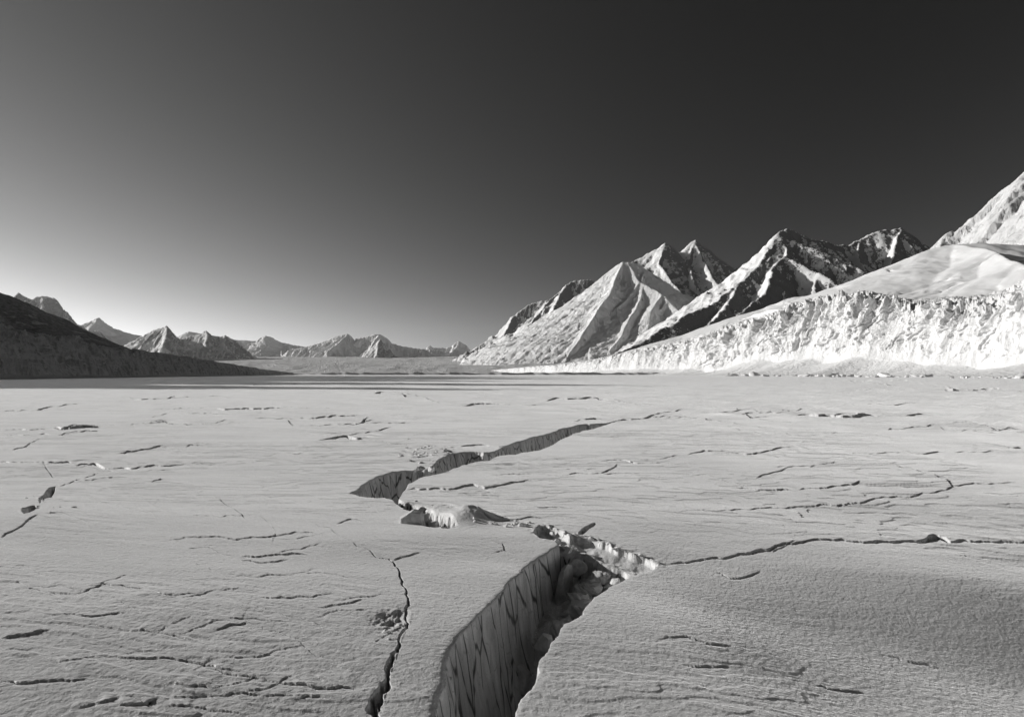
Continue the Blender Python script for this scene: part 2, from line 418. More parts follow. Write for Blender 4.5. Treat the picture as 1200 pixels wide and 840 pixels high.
# hairline tails and side branches, so that the cracks run on and meet instead of stopping short
rnd = random.Random(17)
for pts, w, dep, lift, reach in list(CR[2:]):
    if isinstance(w, list): continue
    for e, b in ((pts[-1], pts[-2]), (pts[0], pts[1]), (pts[len(pts)//2], pts[0])):
        if rnd.random() < .4: continue
        far = 1.0 if e[1] > 560 else .5
        a0 = math.atan2((e[1]-b[1]), e[0]-b[0])+rnd.gauss(0, .35)*far
        if abs(math.sin(a0)) > .42: continue
        x, y = e; q = [(x, y)]
        for i in range(4):
            a0 += rnd.gauss(0, .3)*far; st = rnd.uniform(8, 22)
            x += math.cos(a0)*st; y += math.sin(a0)*st*(.6 if e[1] > 560 else .25); y = max(y, 446); q.append((x, y))
        if any(p[0] > 470 and p[1] > 560 for p in q): continue
        CR.append((q, w*.45, dep*.4, lift*.2, reach))
for k, (pts, w, dep, lift, reach) in enumerate(CR):
    ws = w if isinstance(w, list) else [w]*len(pts)
    pp = subdivide([(p[0], p[1], q) for p, q in zip(pts, ws)], 3.5, .45 if k < 2 else .26, 100+k)
    G = [ground(max(p[0], -400), p[1]) for p in pp]
    W = [p[2] for p in pp]
    m = max(reach*4, .25)+max(W)
    xs = [g[0] for g in G]; ys = [g[1] for g in G]
    I, J = sub(min(xs)-m, max(xs)+m, max(min(ys)-m, .6), max(ys)+m)
    X, Y = GXX[I, J], GYY[I, J]
    if X.size == 0: continue
    sel = (X > min(xs)-m) & (X < max(xs)+m) & (Y > min(ys)-m) & (Y < max(ys)+m)
    if not sel.any(): continue
    xq, yq = X[sel], Y[sel]
    d, bi, bt, side = seg_dist(xq, yq, G[:-1], G[1:])
    xo, yo = (np.array(xs), np.array(ys)) if xs[-1] >= xs[0] else (np.array(xs[::-1]), np.array(ys[::-1]))
    xo = np.maximum.accumulate(xo)+np.arange(len(xo))*1e-6
    side = np.sign(yq-np.interp(xq, xo, yo))          # + = the far side
    lift *= .35+.65*sstep(14, 40, yq)
    if (ys[-1]-ys[0])*np.sign(xs[-1]-xs[0]) < -.31*abs(xs[-1]-xs[0]): side = -side     # the scarp that shows is the one out of the sun
    if abs(xs[-1]-xs[0]) < .35*abs(ys[-1]-ys[0]): lift = lift*0
    N = len(G)-1
    u = (bi+bt)/N
    tip = np.clip(np.minimum(u, 1-u)*6, 0, 1)**.6
    if k == 0: tip = np.clip(u*8, 0, 1)**.6
    Wa = np.array(W); w_ = (Wa[bi]*(1-bt)+Wa[np.minimum(bi+1, N)]*bt)
    vary = np.clip(.8+.9*pn(u*N/6.0, u*0+k*1.7, 71), .3, 1.5)
    if k > 1 and max(W) < .05: w_ = w_*(.34+.66*sstep(9, 20, yq))
    w_ = w_*tip*vary+1e-4
    cdx, cdy = G[-1][0]-G[0][0], G[-1][1]-G[0][1]
    ul = np.clip(((xq-G[0][0])*cdx+(yq-G[0][1])*cdy)/(cdx*cdx+cdy*cdy+1e-9), 0, 1)      # position along the chord: no jumps at bends
    vl = np.clip(.8+.5*pn(ul*2.5, ul*0+k*1.7, 72), 0, 1.3)
    cell = .0016*np.hypot(xq, yq)
    sun_skew = 1.0
    if abs(ys[-1]-ys[0]) > .5*abs(xs[-1]-xs[0]):       # running away from the viewer: sunlit wall made sheer so shade shows
        q_ = np.argsort(ys); sun_skew = 1+1.6*(xq > np.interp(yq, np.array(ys)[q_], np.array(xs)[q_]))
    dep = np.minimum(dep, w_*(11 if k < 2 or yq.min() > 25 else 4)+.004)
    g = np.clip(1.25-d*sun_skew/np.maximum(w_, cell*.6), 0, 1)
    rim = np.exp(-d/(w_*2+.02))
    zq = Z[I, J]
    zq[sel] += -dep*tip*np.minimum(1, vary)*sstep(0, 1, g)+lift*vl*(side > 0)*np.exp(-d/reach)*sstep(0, 1, ul*(1-ul)*5)-.006*rim*tip*(side < 0)
    Z[I, J] = zq

# ---- open crevasses: outline with the kind of wall along each stretch
LW, RW, BW, SW = 0, 1, 2, 3      # shaded left wall, right rim, slumped back face, soft wall
HOLES = [
 [(497,900,LW),(508,850,LW),(516,815,LW),(523,790,LW),(527,772,LW),(534,755,LW),(546.7,739,LW),(565.7,718.8,LW),(584.7,698,LW),(610,674,LW),(629,657,LW),(651,644,LW),(655,641,RW),
  (651,637,RW),(640,635,RW),(633,634,RW),(626,627,BW),(632,622,BW),(640,621.5,BW),(652,625,BW),(662,630,BW),(668,634,BW),(672,631.5,BW),(682,633,BW),(693,634,BW),(711,640,BW),(725,646,BW),(738,649,BW),(757,654,BW),(771,662,RW),
  (768,666,RW),(762,669.7,RW),(736.7,677,RW),(714.5,688.7,RW),(692,707.7,RW),(683,722,RW),(673,728,RW),(660.7,733,RW),(646,755,RW),(632,777,RW),(626,806,RW),(610,821.7,RW),(605,834,RW),(596,860,RW),(585,900,RW)],
 [(409,577,SW),(422,569,LW),(431.5,562,LW),(443.5,556,LW),(452,553.5,LW),(465.7,551,LW),(484,548.5,LW),(490,546,LW),(497,547,LW),(501.5,547,LW),(508,542,LW),(517,536,LW),(524,532,LW),(530.5,530,LW),(544,529,LW),(575,529,LW),(585,526,LW),(606,518,LW),(622,514,LW),(636.5,510.5,LW),(664,502.5,LW),(691,498,LW),(716,494.5,RW),
  (715,496.5,RW),(691,505,RW),(664,513,RW),(643,522.7,RW),(622.8,528,RW),(582,534,RW),(541,542,RW),(520,549,RW),(500,554.5,RW),(490,558,RW),(479,566,RW),(472,575,RW),(467,585,RW),
  (474,589,SW),(490,591,SW),(501,595,SW),(509,603,SW),(522,608,SW),(532,613,SW),(538,620,SW),(526,623,RW),(506,621,RW),(497,619,RW),(492,612,SW),(484,603,SW),(476,598,SW),(466,592,RW),(460.5,586.5,RW),(450,582,RW),(431.5,582,RW)],
 [(67,570,RW),(64,577,RW),(60,583,RW),(52,589,RW),(45,594,SW),(44,588,LW),(49,582,LW),(55,575,LW),(61,571,LW)],
 [(47,597,RW),(43,602,RW),(36,606,RW),(27,609,SW),(24,604,LW),(31,600,LW),(39,597,LW)],
]
hole_depth = []
for k, H in enumerate(HOLES):
    kinds = []; pp = []
    for i in range(len(H)):
        a, b = H[i], H[(i+1) % len(H)]
        s = subdivide([a[:2], b[:2]], 3.0, (.28, .2, .42, .42)[k], 300+k*100+i)
        pp += s[:-1]; kinds += [a[2]]*(len(s)-1)
    G = [ground(*p) for p in pp]; kinds = np.array(kinds)
    A = G; B = G[1:]+G[:1]
    xs = [g[0] for g in G]; ys = [g[1] for g in G]; m = .5
    I, J = sub(min(xs)-m, max(xs)+m, max(min(ys)-m, .6), max(ys)+m)
    X, Y = GXX[I, J], GYY[I, J]
    sel = (X > min(xs)-m) & (X < max(xs)+m) & (Y > min(ys)-m) & (Y < max(ys)+m)
    x, y = X[sel], Y[sel]
    inside = np.zeros(x.shape, bool)
    for (ax, ay), (bx, by) in zip(A, B):
        if ay == by: continue
        c = ((ay > y) != (by > y)) & (x < (bx-ax)*(y-ay)/(by-ay)+ax)
        inside ^= c
    dk = {}
    for kind in (LW, RW, BW, SW):
        idx = np.where(kinds == kind)[0]
        if len(idx) == 0: dk[kind] = np.full(x.shape, 9.0); continue
        dk[kind] = seg_dist(x, y, [A[i] for i in idx], [B[i] for i in idx])[0]
    fl = .035*fbm(x*5, y*5, 3, 81)
    if k == 0:
        depth = np.interp(y, [4.5, 6.2, 7.2, 8.2, 8.9, 9.6, 10.6], [3.6, 3.0, 2.1, 1.3, .72, .55, .3])
        depth = depth+.16*fbm(x*2.2, y*2.2, 3, 82)
    else:
        depth = np.interp(y, [10, 13.3, 15, 20, 34], [.5, .42, .75, .95, .5])+.12*fbm(x*1.5, y*1.5, 3, 82)
        fl = fl*1.5
    ledge = .03*fbm(x*2.2+y*1.4, 0*x, 3, 87)
    def prof_left(d): return np.maximum(0, d+(1.3*fl+ledge+.018*pn(d*22, (x+y)*1.6, 88))*sstep(0, .07, d))*(6.5 if k == 0 else 4.0)
    def prof_right(d): return np.maximum(0, d+fl*sstep(0, .1, d))*11
    slump = .09*fbm(x*6, y*4.5, 4, 86)
    def prof_soft(d): return np.maximum(0, 1.0*np.minimum(d, .06)+7*np.maximum(d-.06-slump*.8, 0)-.35*slump*sstep(0, .12, d))
    lump = .10*fbm(x*4.5, y*4.5, 3, 83)
    def prof_back(d):
        a = .30*np.minimum(d, .42)+.07*sstep(0, .04, d)
        a = a+5.5*np.maximum(d-.42-lump, 0)-.05*np.exp(-((d-.36)/.07)**2)-.3*lump*sstep(0, .2, d)
        return np.maximum(a, 0)
    h = np.maximum.reduce([-prof_left(dk[LW]), -prof_right(dk[RW]), -prof_soft(dk[SW]+.9*fl*sstep(0, .08, dk[SW])), -prof_back(dk[BW])])
    h = np.maximum(h, -depth)
    zq = Z[I, J]; zs = zq[sel]
    # the lip itself: brittle edge outside the outline, worn round where the slab runs down to the front
    dall = np.minimum.reduce([dk[q] for q in (LW, RW, BW, SW)])
    worn = sstep(6.6, 5.6, y)*(k == 0)
    out = -.010*np.exp(-dall/.02)-worn*.015*np.exp(-(dk[LW]/.04)**1.3)
    crust = .03*np.exp(-dk[BW]/.08)*(.5+2*pn(x*9, y*9, 84))
    zs = np.where(inside, zs+h-worn*.015, zs+out+crust)
    zq[sel] = zs; Z[I, J] = zq

def bump_at(px, py, rx, ry, h, rough=0.0, seed=0, power=2.0):
    cx, cy = ground(px, py)
    m = 3*max(rx, ry)
    I, J = sub(cx-m, cx+m, cy-m, cy+m)
    X, Y = GXX[I, J], GYY[I, J]
    e = np.exp(-(np.abs((X-cx)/rx)**power+np.abs((Y-cy)/ry)**power))
    Z[I, J] += e*(h+rough*fbm(X/rx*1.6, Y/ry*1.6, 3, seed))
# hummocks pushed up beside the middle crevasse, and the crumbled patches
bump_at(543, 609, .34, .5, .13, .02, 91); bump_at(518, 599, .22, .4, .09, .025, 92); bump_at(558, 610, .3, .35, .09, .02, 93)
bump_at(490, 530, .75, 1.6, .02, .09, 94); bump_at(520, 527, .4, 1.1, .03, .07, 95)
bump_at(460, 730, .16, .28, -.04, .045, 96); bump_at(560, 577, .8, .5, .0, .05, 97); bump_at(600, 542, 1.0, 1.2, .0, .07, 98)
bump_at(60, 590, .35, .5, .02, .03, 99)

def top_z(x, y):
    i = np.searchsorted(RR, math.hypot(x, y)); j = np.searchsorted(TH, math.atan2(x, y))
    return float(Z[i, j])

P = np.stack([GXX, GYY, Z], -1)
P = np.concatenate([np.zeros((1, P.shape[1], 3)), P], 0)
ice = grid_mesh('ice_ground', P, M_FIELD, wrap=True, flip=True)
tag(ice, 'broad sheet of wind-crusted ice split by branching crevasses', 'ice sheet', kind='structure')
del P

# ------------------------------------------------------------------ loose blocks
def rock_mesh(name, size, seed, rough=.12, facets=11, sub_=5, mat=M_BLOCK):
    rnd = random.Random(seed)
    bm = bmesh.new(); bmesh.ops.create_icosphere(bm, subdivisions=sub_, radius=1)
    V = np.array([v.co[:] for v in bm.verts])
    V = V/np.abs(V).max(1, keepdims=True)**.45                # towards a box
    for i in range(facets):
        n = np.array([rnd.gauss(0, 1) for _ in range(3)]); n /= np.linalg.norm(n)
        c = rnd.uniform(.5, .88); dd = V@n
        V -= np.outer(np.maximum(dd-c, 0)*.92, n)
    N = V/np.linalg.norm(V, axis=1, keepdims=True)
    nz = fbm(V[:, 0]*1.4+V[:, 2]*.9, V[:, 1]*1.4-V[:, 2]*.7, 4, seed % 97)+.35*fbm(V[:, 0]*5+V[:, 2]*4, V[:, 1]*5-V[:, 2]*3, 3, seed % 89)
    V += N*(rough*nz)[:, None]
    V *= np.array(size)
    for v, c in zip(bm.verts, V): v.co = c
    me = bpy.data.meshes.new(name); bm.to_mesh(me); bm.free()
    for p in me.polygons: p.use_smooth = True
    me.materials.append(mat)
    return me

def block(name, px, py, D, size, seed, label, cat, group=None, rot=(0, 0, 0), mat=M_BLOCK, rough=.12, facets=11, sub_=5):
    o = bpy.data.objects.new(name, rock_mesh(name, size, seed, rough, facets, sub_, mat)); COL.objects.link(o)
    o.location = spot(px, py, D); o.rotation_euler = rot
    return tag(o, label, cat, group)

block('ice_boulder', 637, 756, 7.6, (.11, .10, .125), 11, 'round ice boulder wedged in the near crevasse beside its right rim', 'ice block', 'ice boulders inside the near crevasse', rough=.1, facets=4)
block('ice_boulder', 626, 752, 7.7, (.045, .05, .07), 12, 'small upright ice chip left of the round boulder in the near crevasse', 'ice block', 'ice boulders inside the near crevasse', rough=.12)
block('ice_boulder', 606, 802, 7.9, (.18, .2, .24), 13, 'large dim ice boulder deep in the near crevasse below the round one', 'ice block', 'ice boulders inside the near crevasse', rough=.12)
block('ice_slab', 661, 694, 9.45, (.085, .16, .42), 15, 'tall thin ice slab leaning off the left wall of the near crevasse', 'ice slab', rot=(R(4), R(12), R(-28)), rough=.09, facets=5)
block('ice_rubble', 690, 690, 9.1, (.19, .16, .10), 16, 'grey ice lump on the crevasse floor with a pointed top', 'ice block', 'ice lumps on the crevasse floor', rough=.2)
block('ice_rubble', 703, 678, 9.3, (.16, .14, .11), 17, 'grey ice lump under the overhang of the slumped back face', 'ice block', 'ice lumps on the crevasse floor', rough=.2)
block('ice_rubble', 676, 702, 8.9, (.15, .15, .12), 18, 'ice lump on the crevasse floor next to the leaning slab', 'ice block', 'ice lumps on the crevasse floor', rough=.2)
block('ice_rubble', 690, 716, 8.5, (.24, .2, .16), 19, 'broad dim ice lump on the crevasse floor near the stepped right rim', 'ice block', 'ice lumps on the crevasse floor', rough=.15)
block('ice_rubble', 664, 742, 8.1, (.2, .2, .2), 20, 'shadowed ice lump low in the crevasse below the leaning slab', 'ice block', 'ice lumps on the crevasse floor', rough=.15)

# around the middle pits
block('ice_boulder', 483, 608, 10.9, (.19, .17, .15), 21, 'smooth grey ice boulder lodged in the left side of the middle pit', 'ice block', 'loose blocks in the middle pit', rough=.08, facets=4)
block('ice_boulder', 464, 602, 12.0, (.17, .14, .06), 22, 'flat broken ice plate just above the smooth boulder of the middle pit', 'ice block', 'loose blocks in the middle pit', rough=.2, rot=(0, R(8), R(20)))
block('ice_boulder', 487, 591.5, 12.9, (.085, .09, .08), 23, 'small ice knob standing at the head of the middle pit', 'ice block', 'loose blocks in the middle pit', rough=.15)
block('ice_boulder', 504, 598, 12.5, (.12, .12, .10), 24, 'pale ice lump on the right lip of the middle pit', 'ice block', 'loose blocks in the middle pit', mat=M_CRUMB, rough=.15)
block('ice_boulder', 496, 619, 10.95, (.04, .04, .05), 25, 'tiny white ice tooth on the front lip of the middle pit', 'ice block', 'loose blocks in the middle pit', mat=M_CRUMB)
block('ice_boulder', 536, 622, 10.9, (.19, .10, .075), 26, 'pointed white ice shard lying at the right end of the middle pit', 'ice block', 'loose blocks in the middle pit', mat=M_CRUMB, rough=.3, rot=(0, R(-12), R(8)))
block('ice_boulder', 505.5, 549, 17.8, (.09, .1, .09), 27, 'white ice knob in the dark notch between the two middle openings', 'ice block', 'loose blocks in the middle pit', mat=M_CRUMB)
block('ice_boulder', 493, 549.5, 18.0, (.13, .12, .08), 28, 'dark ice lump lodged inside the notch of the middle crevasse', 'ice block', 'loose blocks in the middle pit')
block('ice_boulder', 447, 598.5, 12.4, (.25, .14, .035), 29, 'thin tilted crust plate left of the middle pit', 'ice block', 'loose blocks in the middle pit', rough=.12, rot=(0, R(-4), R(-5)))
block('ice_boulder', 481, 712, 7.25, (.035, .05, .075), 30, 'rounded white ice bulge on the edge of the left crevice', 'ice block', mat=M_CRUMB, rough=.12, facets=3)
block('ice_boulder', 610, 670, 8.55, (.035, .035, .03), 31, 'small ice nub on the lip of the near crevasse wall', 'ice block', rough=.15)

# broken pieces wedged where the openings meet
rnd = random.Random(41)
for i, (px, py, dz, sz, m_) in enumerate([(634,629,-.05,.075,M_CRUMB),(644,629,-.10,.09,M_BLOCK),(652,632,-.06,.08,M_CRUMB),(660,637,-.12,.10,M_BLOCK),(667,640,-.05,.07,M_CRUMB),(648,626,.0,.05,M_CRUMB),(676,648,-.22,.13,M_BLOCK),(694,660,-.30,.13,M_BLOCK),(718,664,-.24,.12,M_CRUMB)]):
    x, y = ground(px, py); z = float(relief(x, y))+dz
    o = bpy.data.objects.new('ice_block', rock_mesh('ice_block', (sz*rnd.uniform(.9, 1.5), sz, sz*rnd.uniform(.7, 1.1)), 60+i, .1, 12, 4, m_)); COL.objects.link(o)
    o.location = (x, y, z); o.rotation_euler = (rnd.uniform(-.5, .5), rnd.uniform(-.5, .5), rnd.uniform(0, 6))
    tag(o, 'angular ice block wedged where the near crevasse pinches shut', 'ice block', 'ice blocks at the pinched end of the near crevasse')
for i, (px, py, dz, sz) in enumerate([(492,596,-.06,.10),(500,602,-.12,.13),(507,609,-.10,.11),(515,614,-.14,.13),(524,618,-.10,.09),(486,600,-.02,.07),(499,611,-.16,.12)]):
    x, y = ground(px, py); z = float(relief(x, y))+dz
    o = bpy.data.objects.new('ice_block', rock_mesh('ice_block', (sz*rnd.uniform(.9, 1.5), sz, sz*rnd.uniform(.7, 1.1)), 80+i, .1, 12, 4, M_BLOCK)); COL.objects.link(o)
    o.location = (x, y, z); o.rotation_euler = (rnd.uniform(-.5, .5), rnd.uniform(-.5, .5), rnd.uniform(0, 6))
    tag(o, 'grey ice block lying down inside the middle pit', 'ice block', 'ice blocks inside the middle pit')

def crumbs(spots, group, label, cat, seed, lo, hi, mat=M_CRUMB, lift=.25):
    """a scatter of chunks that nothing tells apart"""
    rnd = random.Random(seed)
    src = [rock_mesh('ice_crumb', (1, .85, .7), seed*10+i, .25, 6, 3, mat) for i in range(5)]
    for px, py in spots:
        x, y = ground(px, py); s = (lo+(hi-lo)*rnd.random()**2)*(1 if rnd.random() < .8 else 1.6)
        o = bpy.data.objects.new('ice_crumb', src[rnd.randrange(5)]); COL.objects.link(o)
        o.location = (x, y, top_z(x, y)+s*lift); o.scale = (s*rnd.uniform(.8, 1.5), s, s*rnd.uniform(.6, 1))
        o.rotation_euler = (rnd.uniform(-.4, .4), rnd.uniform(-.4, .4), rnd.uniform(0, 6.3))
        tag(o, label, cat, group)
rnd = random.Random(31)
back_rim = [(638,621),(645,623),(652,624),(658,628),(664,630),(673,630),(684,632),(694,634),(703,637),(712,640),(722,645),(731,647),(740,649),(750,652),(757,654),(764,658),(770,661)]
crumbs([(a+rnd.uniform(-2, 2), b+rnd.uniform(-1, 1)) for a, b in back_rim], 'snow lumps along the back rim', 'white snow lump on the jagged back rim of the near crevasse', 'snow lump', 3, .012, .04, M_CRUMB, .05)
crumbs([(rnd.gauss(490, 12), rnd.gauss(530, 6)) for _ in range(40)], 'shattered ice beside the crevasse notch', 'white ice chip in the shattered patch behind the middle crevasse', 'ice chip', 4, .02, .06, M_CRUMB, .05)
crumbs([(rnd.gauss(590, 22), rnd.gauss(617, 2.5)) for _ in range(22)], 'ice chips right of the middle pit', 'ice chip strewn along the crack right of the middle pit', 'ice chip', 5, .015, .04)
crumbs([(rnd.gauss(462, 10), rnd.gauss(731, 11)) for _ in range(12)], 'ice chips in the left crevice', 'ice chip in the crumbled hollow of the left crevice', 'ice chip', 6, .01, .022, M_CRUMB, .0)
crumbs([(rnd.gauss(58, 12), rnd.gauss(593, 9)) for _ in range(14)], 'ice chips by the left pit', 'ice chip beside the small pit at the left edge', 'ice chip', 7, .015, .035, M_CRUMB, .1)

# ------------------------------------------------------------------ glacier fronts
def front(name, line, mat, label, cat, ns, seed, lam, amp, jag, lean=.5, apron=(.35, .16), back=(3.0, .12), nface=110):
    """a calving front: apron, fluted face, broken crest, plateau running back.  line: (px, base distance, crest py)"""
    L = np.array(line, float)
    s_in = np.linspace(0, 1, len(L)); s = np.linspace(0, 1, ns)
    bD = np.interp(s, s_in, L[:, 3]) if L.shape[1] > 3 else None; bP = np.interp(s, s_in, L[:, 4]) if L.shape[1] > 3 else None
    px = np.interp(s, s_in, L[:, 0]); D = np.interp(s, s_in, L[:, 1]); ct = np.interp(s, s_in, L[:, 2])
    k = max(3, ns//60); ker = np.hanning(2*k+1); ker /= ker.sum()
    D = np.convolve(np.pad(D, k, 'edge'), ker, 'valid'); px = np.convolve(np.pad(px, k, 'reflect', reflect_type='odd'), ker, 'valid')
    X = (px-CX)/FPX*D; Y = D
    tx, ty = np.gradient(X), np.gradient(Y); l = np.hypot(tx, ty)
    nx, ny = ty/l, -tx/l                                    # towards the ice sheet
    flipm = (nx*X+ny*Y) > 0; nx = np.where(flipm, -nx, nx); ny = np.where(flipm, -ny, ny)
    arc = np.cumsum(l)
    H = CAM_H-(ct-HY)/FPX*(D+2)
    H = np.maximum(H, .5)
    rows = []
    na, nb = 26, 90; rad = []
    wob = fbm(arc/(lam*3), arc*0, 3, seed)
    apz = apron[1]*np.clip(1+1.1*fbm(arc/(lam*5), arc*0, 3, seed+12), .35, 2.2)       # drifts at the foot
    lean = lean*np.clip(1+1.1*fbm(arc/(lam*2.2), arc*0, 4, seed+13), .15, 2.2)
    brk = np.clip(1+1.0*fbm(arc/(lam*6), arc*0, 2, seed+14), .4, 1.8)
    for i in range(na):                                     # apron
        a = i/na
        hh = H*apz*a**1.6
        off = H*apron[0]*(1-a)*(1+.6*wob)
        rows.append((off, hh, 0.0*H))
    for i in range(nface):
        a = i/(nface-1)
        z = H*(apz+(1-apz)*a)
        Hm = H.mean()
        fl = ridged(arc/lam+.35*pn(arc/(lam*2), z/lam/2, seed+9), z/(lam*4.5), 5, seed+2)
        bl = fbm(arc/(lam*2.5), z/(lam*2.2), 5, seed+4)
        st_ = fbm(arc/(lam*2)+.3, z/(lam*.55), 3, seed+15)
        q_ = 3.2*fbm(arc/(lam*1.5)+.25*st_, z/(lam*1.3), 3, seed+16)
        blk = (np.floor(q_)+sstep(0, .18, q_-np.floor(q_)))/3.2            # clean breaks: towers standing proud of the face
        dd = amp*brk*H*((fl-.55)*.7+bl*.5+1.0*blk+.3*st_)*sstep(0, .25, a)
        cut = jag*H*(.5+fbm(arc/lam, arc*0, 5, seed+6, .6))*sstep(.4, 1, a)
        rows.append((-lean*H*a+dd, z-cut, 0*H))
    endoff, endz, _ = rows[-1]
    for i in range(1, nb+1):
        a = (i/nb)**1.5
        if bD is None:
            off = endoff-back[0]*H*a
            z0 = H*(1+back[1]*back[0]*a)
        else:
            bz = CAM_H-(bP-HY)/FPX*bD; far_ = np.maximum(bD-D-lean*H, 40)
            eo = endoff+(endoff.mean()*0+np.convolve(np.pad(endoff, 60, 'edge'), np.ones(121)/121, 'valid')-endoff)*sstep(0, .06, a)
            ex, ey = X+nx*eo, Y+ny*eo; er = np.hypot(ex, ey)
            br = bD/np.cos(np.arctan2(X, Y)); rr_ = er+np.maximum(br-er, 30)*a
            zl = a
            z0 = H+(bz-H)*(zl*.75+.25*zl**2)
            z0 = z0+H*.04*fbm(ex*rr_/er/70, ey*rr_/er/50, 3, seed+33)*np.minimum(a*4, 1)
            dep_ = rr_-er
            zz_ = z0-jag*H*(.5+fbm(arc/lam, dep_/lam, 5, seed+6, .6))*np.exp(-dep_/(H*2.2))
            k_ = sstep(0, 4, dep_); zz_ = endz*(1-k_)+zz_*k_
            rad.append(np.stack([ex*rr_/er, ey*rr_/er, zz_], -1)); continue
        z = endz*(1-sstep(0, .25, a))+z0*sstep(0, .25, a)
        z = z-jag*H*(.5+fbm(arc/lam, (endoff-off)/lam, 5, seed+6, .6))*(1-a)**3*sstep(0, .02, a)
        rows.append((off, z, 0*H))
    P = np.stack([np.stack([X+nx*o, Y+ny*o, z], -1) for o, z, _ in rows], 0)
    if rad: P = np.concatenate([P, np.stack(rad, 0)], 0)
    P[0, :, 2] = -2.0
    o = grid_mesh(name, P, mat)
    return tag(o, label, cat, kind='structure')

M_BERG = mat_berg('sunlit_glacier_ice', .62, .87, .02, .18, .35)
M_DIRT = mat_berg('debris_glacier_ice', .50, .97, .06, .25, 1.0)  # dirt streaks, their contrast raised to stand in for relief lost in shade
front('glacier', [(545,1500,437,1700,437),(570,1420,434,1600,434),(600,1330,431,1520,431),(650,1180,427,1400,427),(690,1080,422,1300,421),(715,1030,416,1260,416),(740,980,410,1240,408),(790,900,401,1260,393),(840,820,383,1280,374),(880,760,370,1240,360),(905,730,362,1200,352),(925,705,352,1160,347),(950,680,346,1110,342),(1000,625,341,1000,338),(1030,600,350,960,343),(1060,575,356,940,345),(1100,540,350,920,340),(1130,520,352,900,336),(1160,495,345,880,330),(1180,480,332,860,322),(1200,465,318,850,312),(1250,430,300,820,296),(1330,390,290,800,290)],
      M_BERG, 'bright fluted ice cliff of the glacier along the right shore', 'glacier', 1900, 3, 17, .11, .2, .30, (.8, .17), (2.6, .06))
front('glacier', [(-420,205,330),(-250,215,352),(-100,235,368),(0,262,378),(60,300,384),(100,330,392),(130,355,402),(150,375,407),(180,405,409),(235,480,418),(285,590,427),(318,720,433),(345,860,436.6)],
      M_DIRT, 'low shaded dirt-streaked ice cliff along the left shore', 'glacier', 1300, 5, 7, .12, .16, .5, (.3, .08), (2.2, .05))

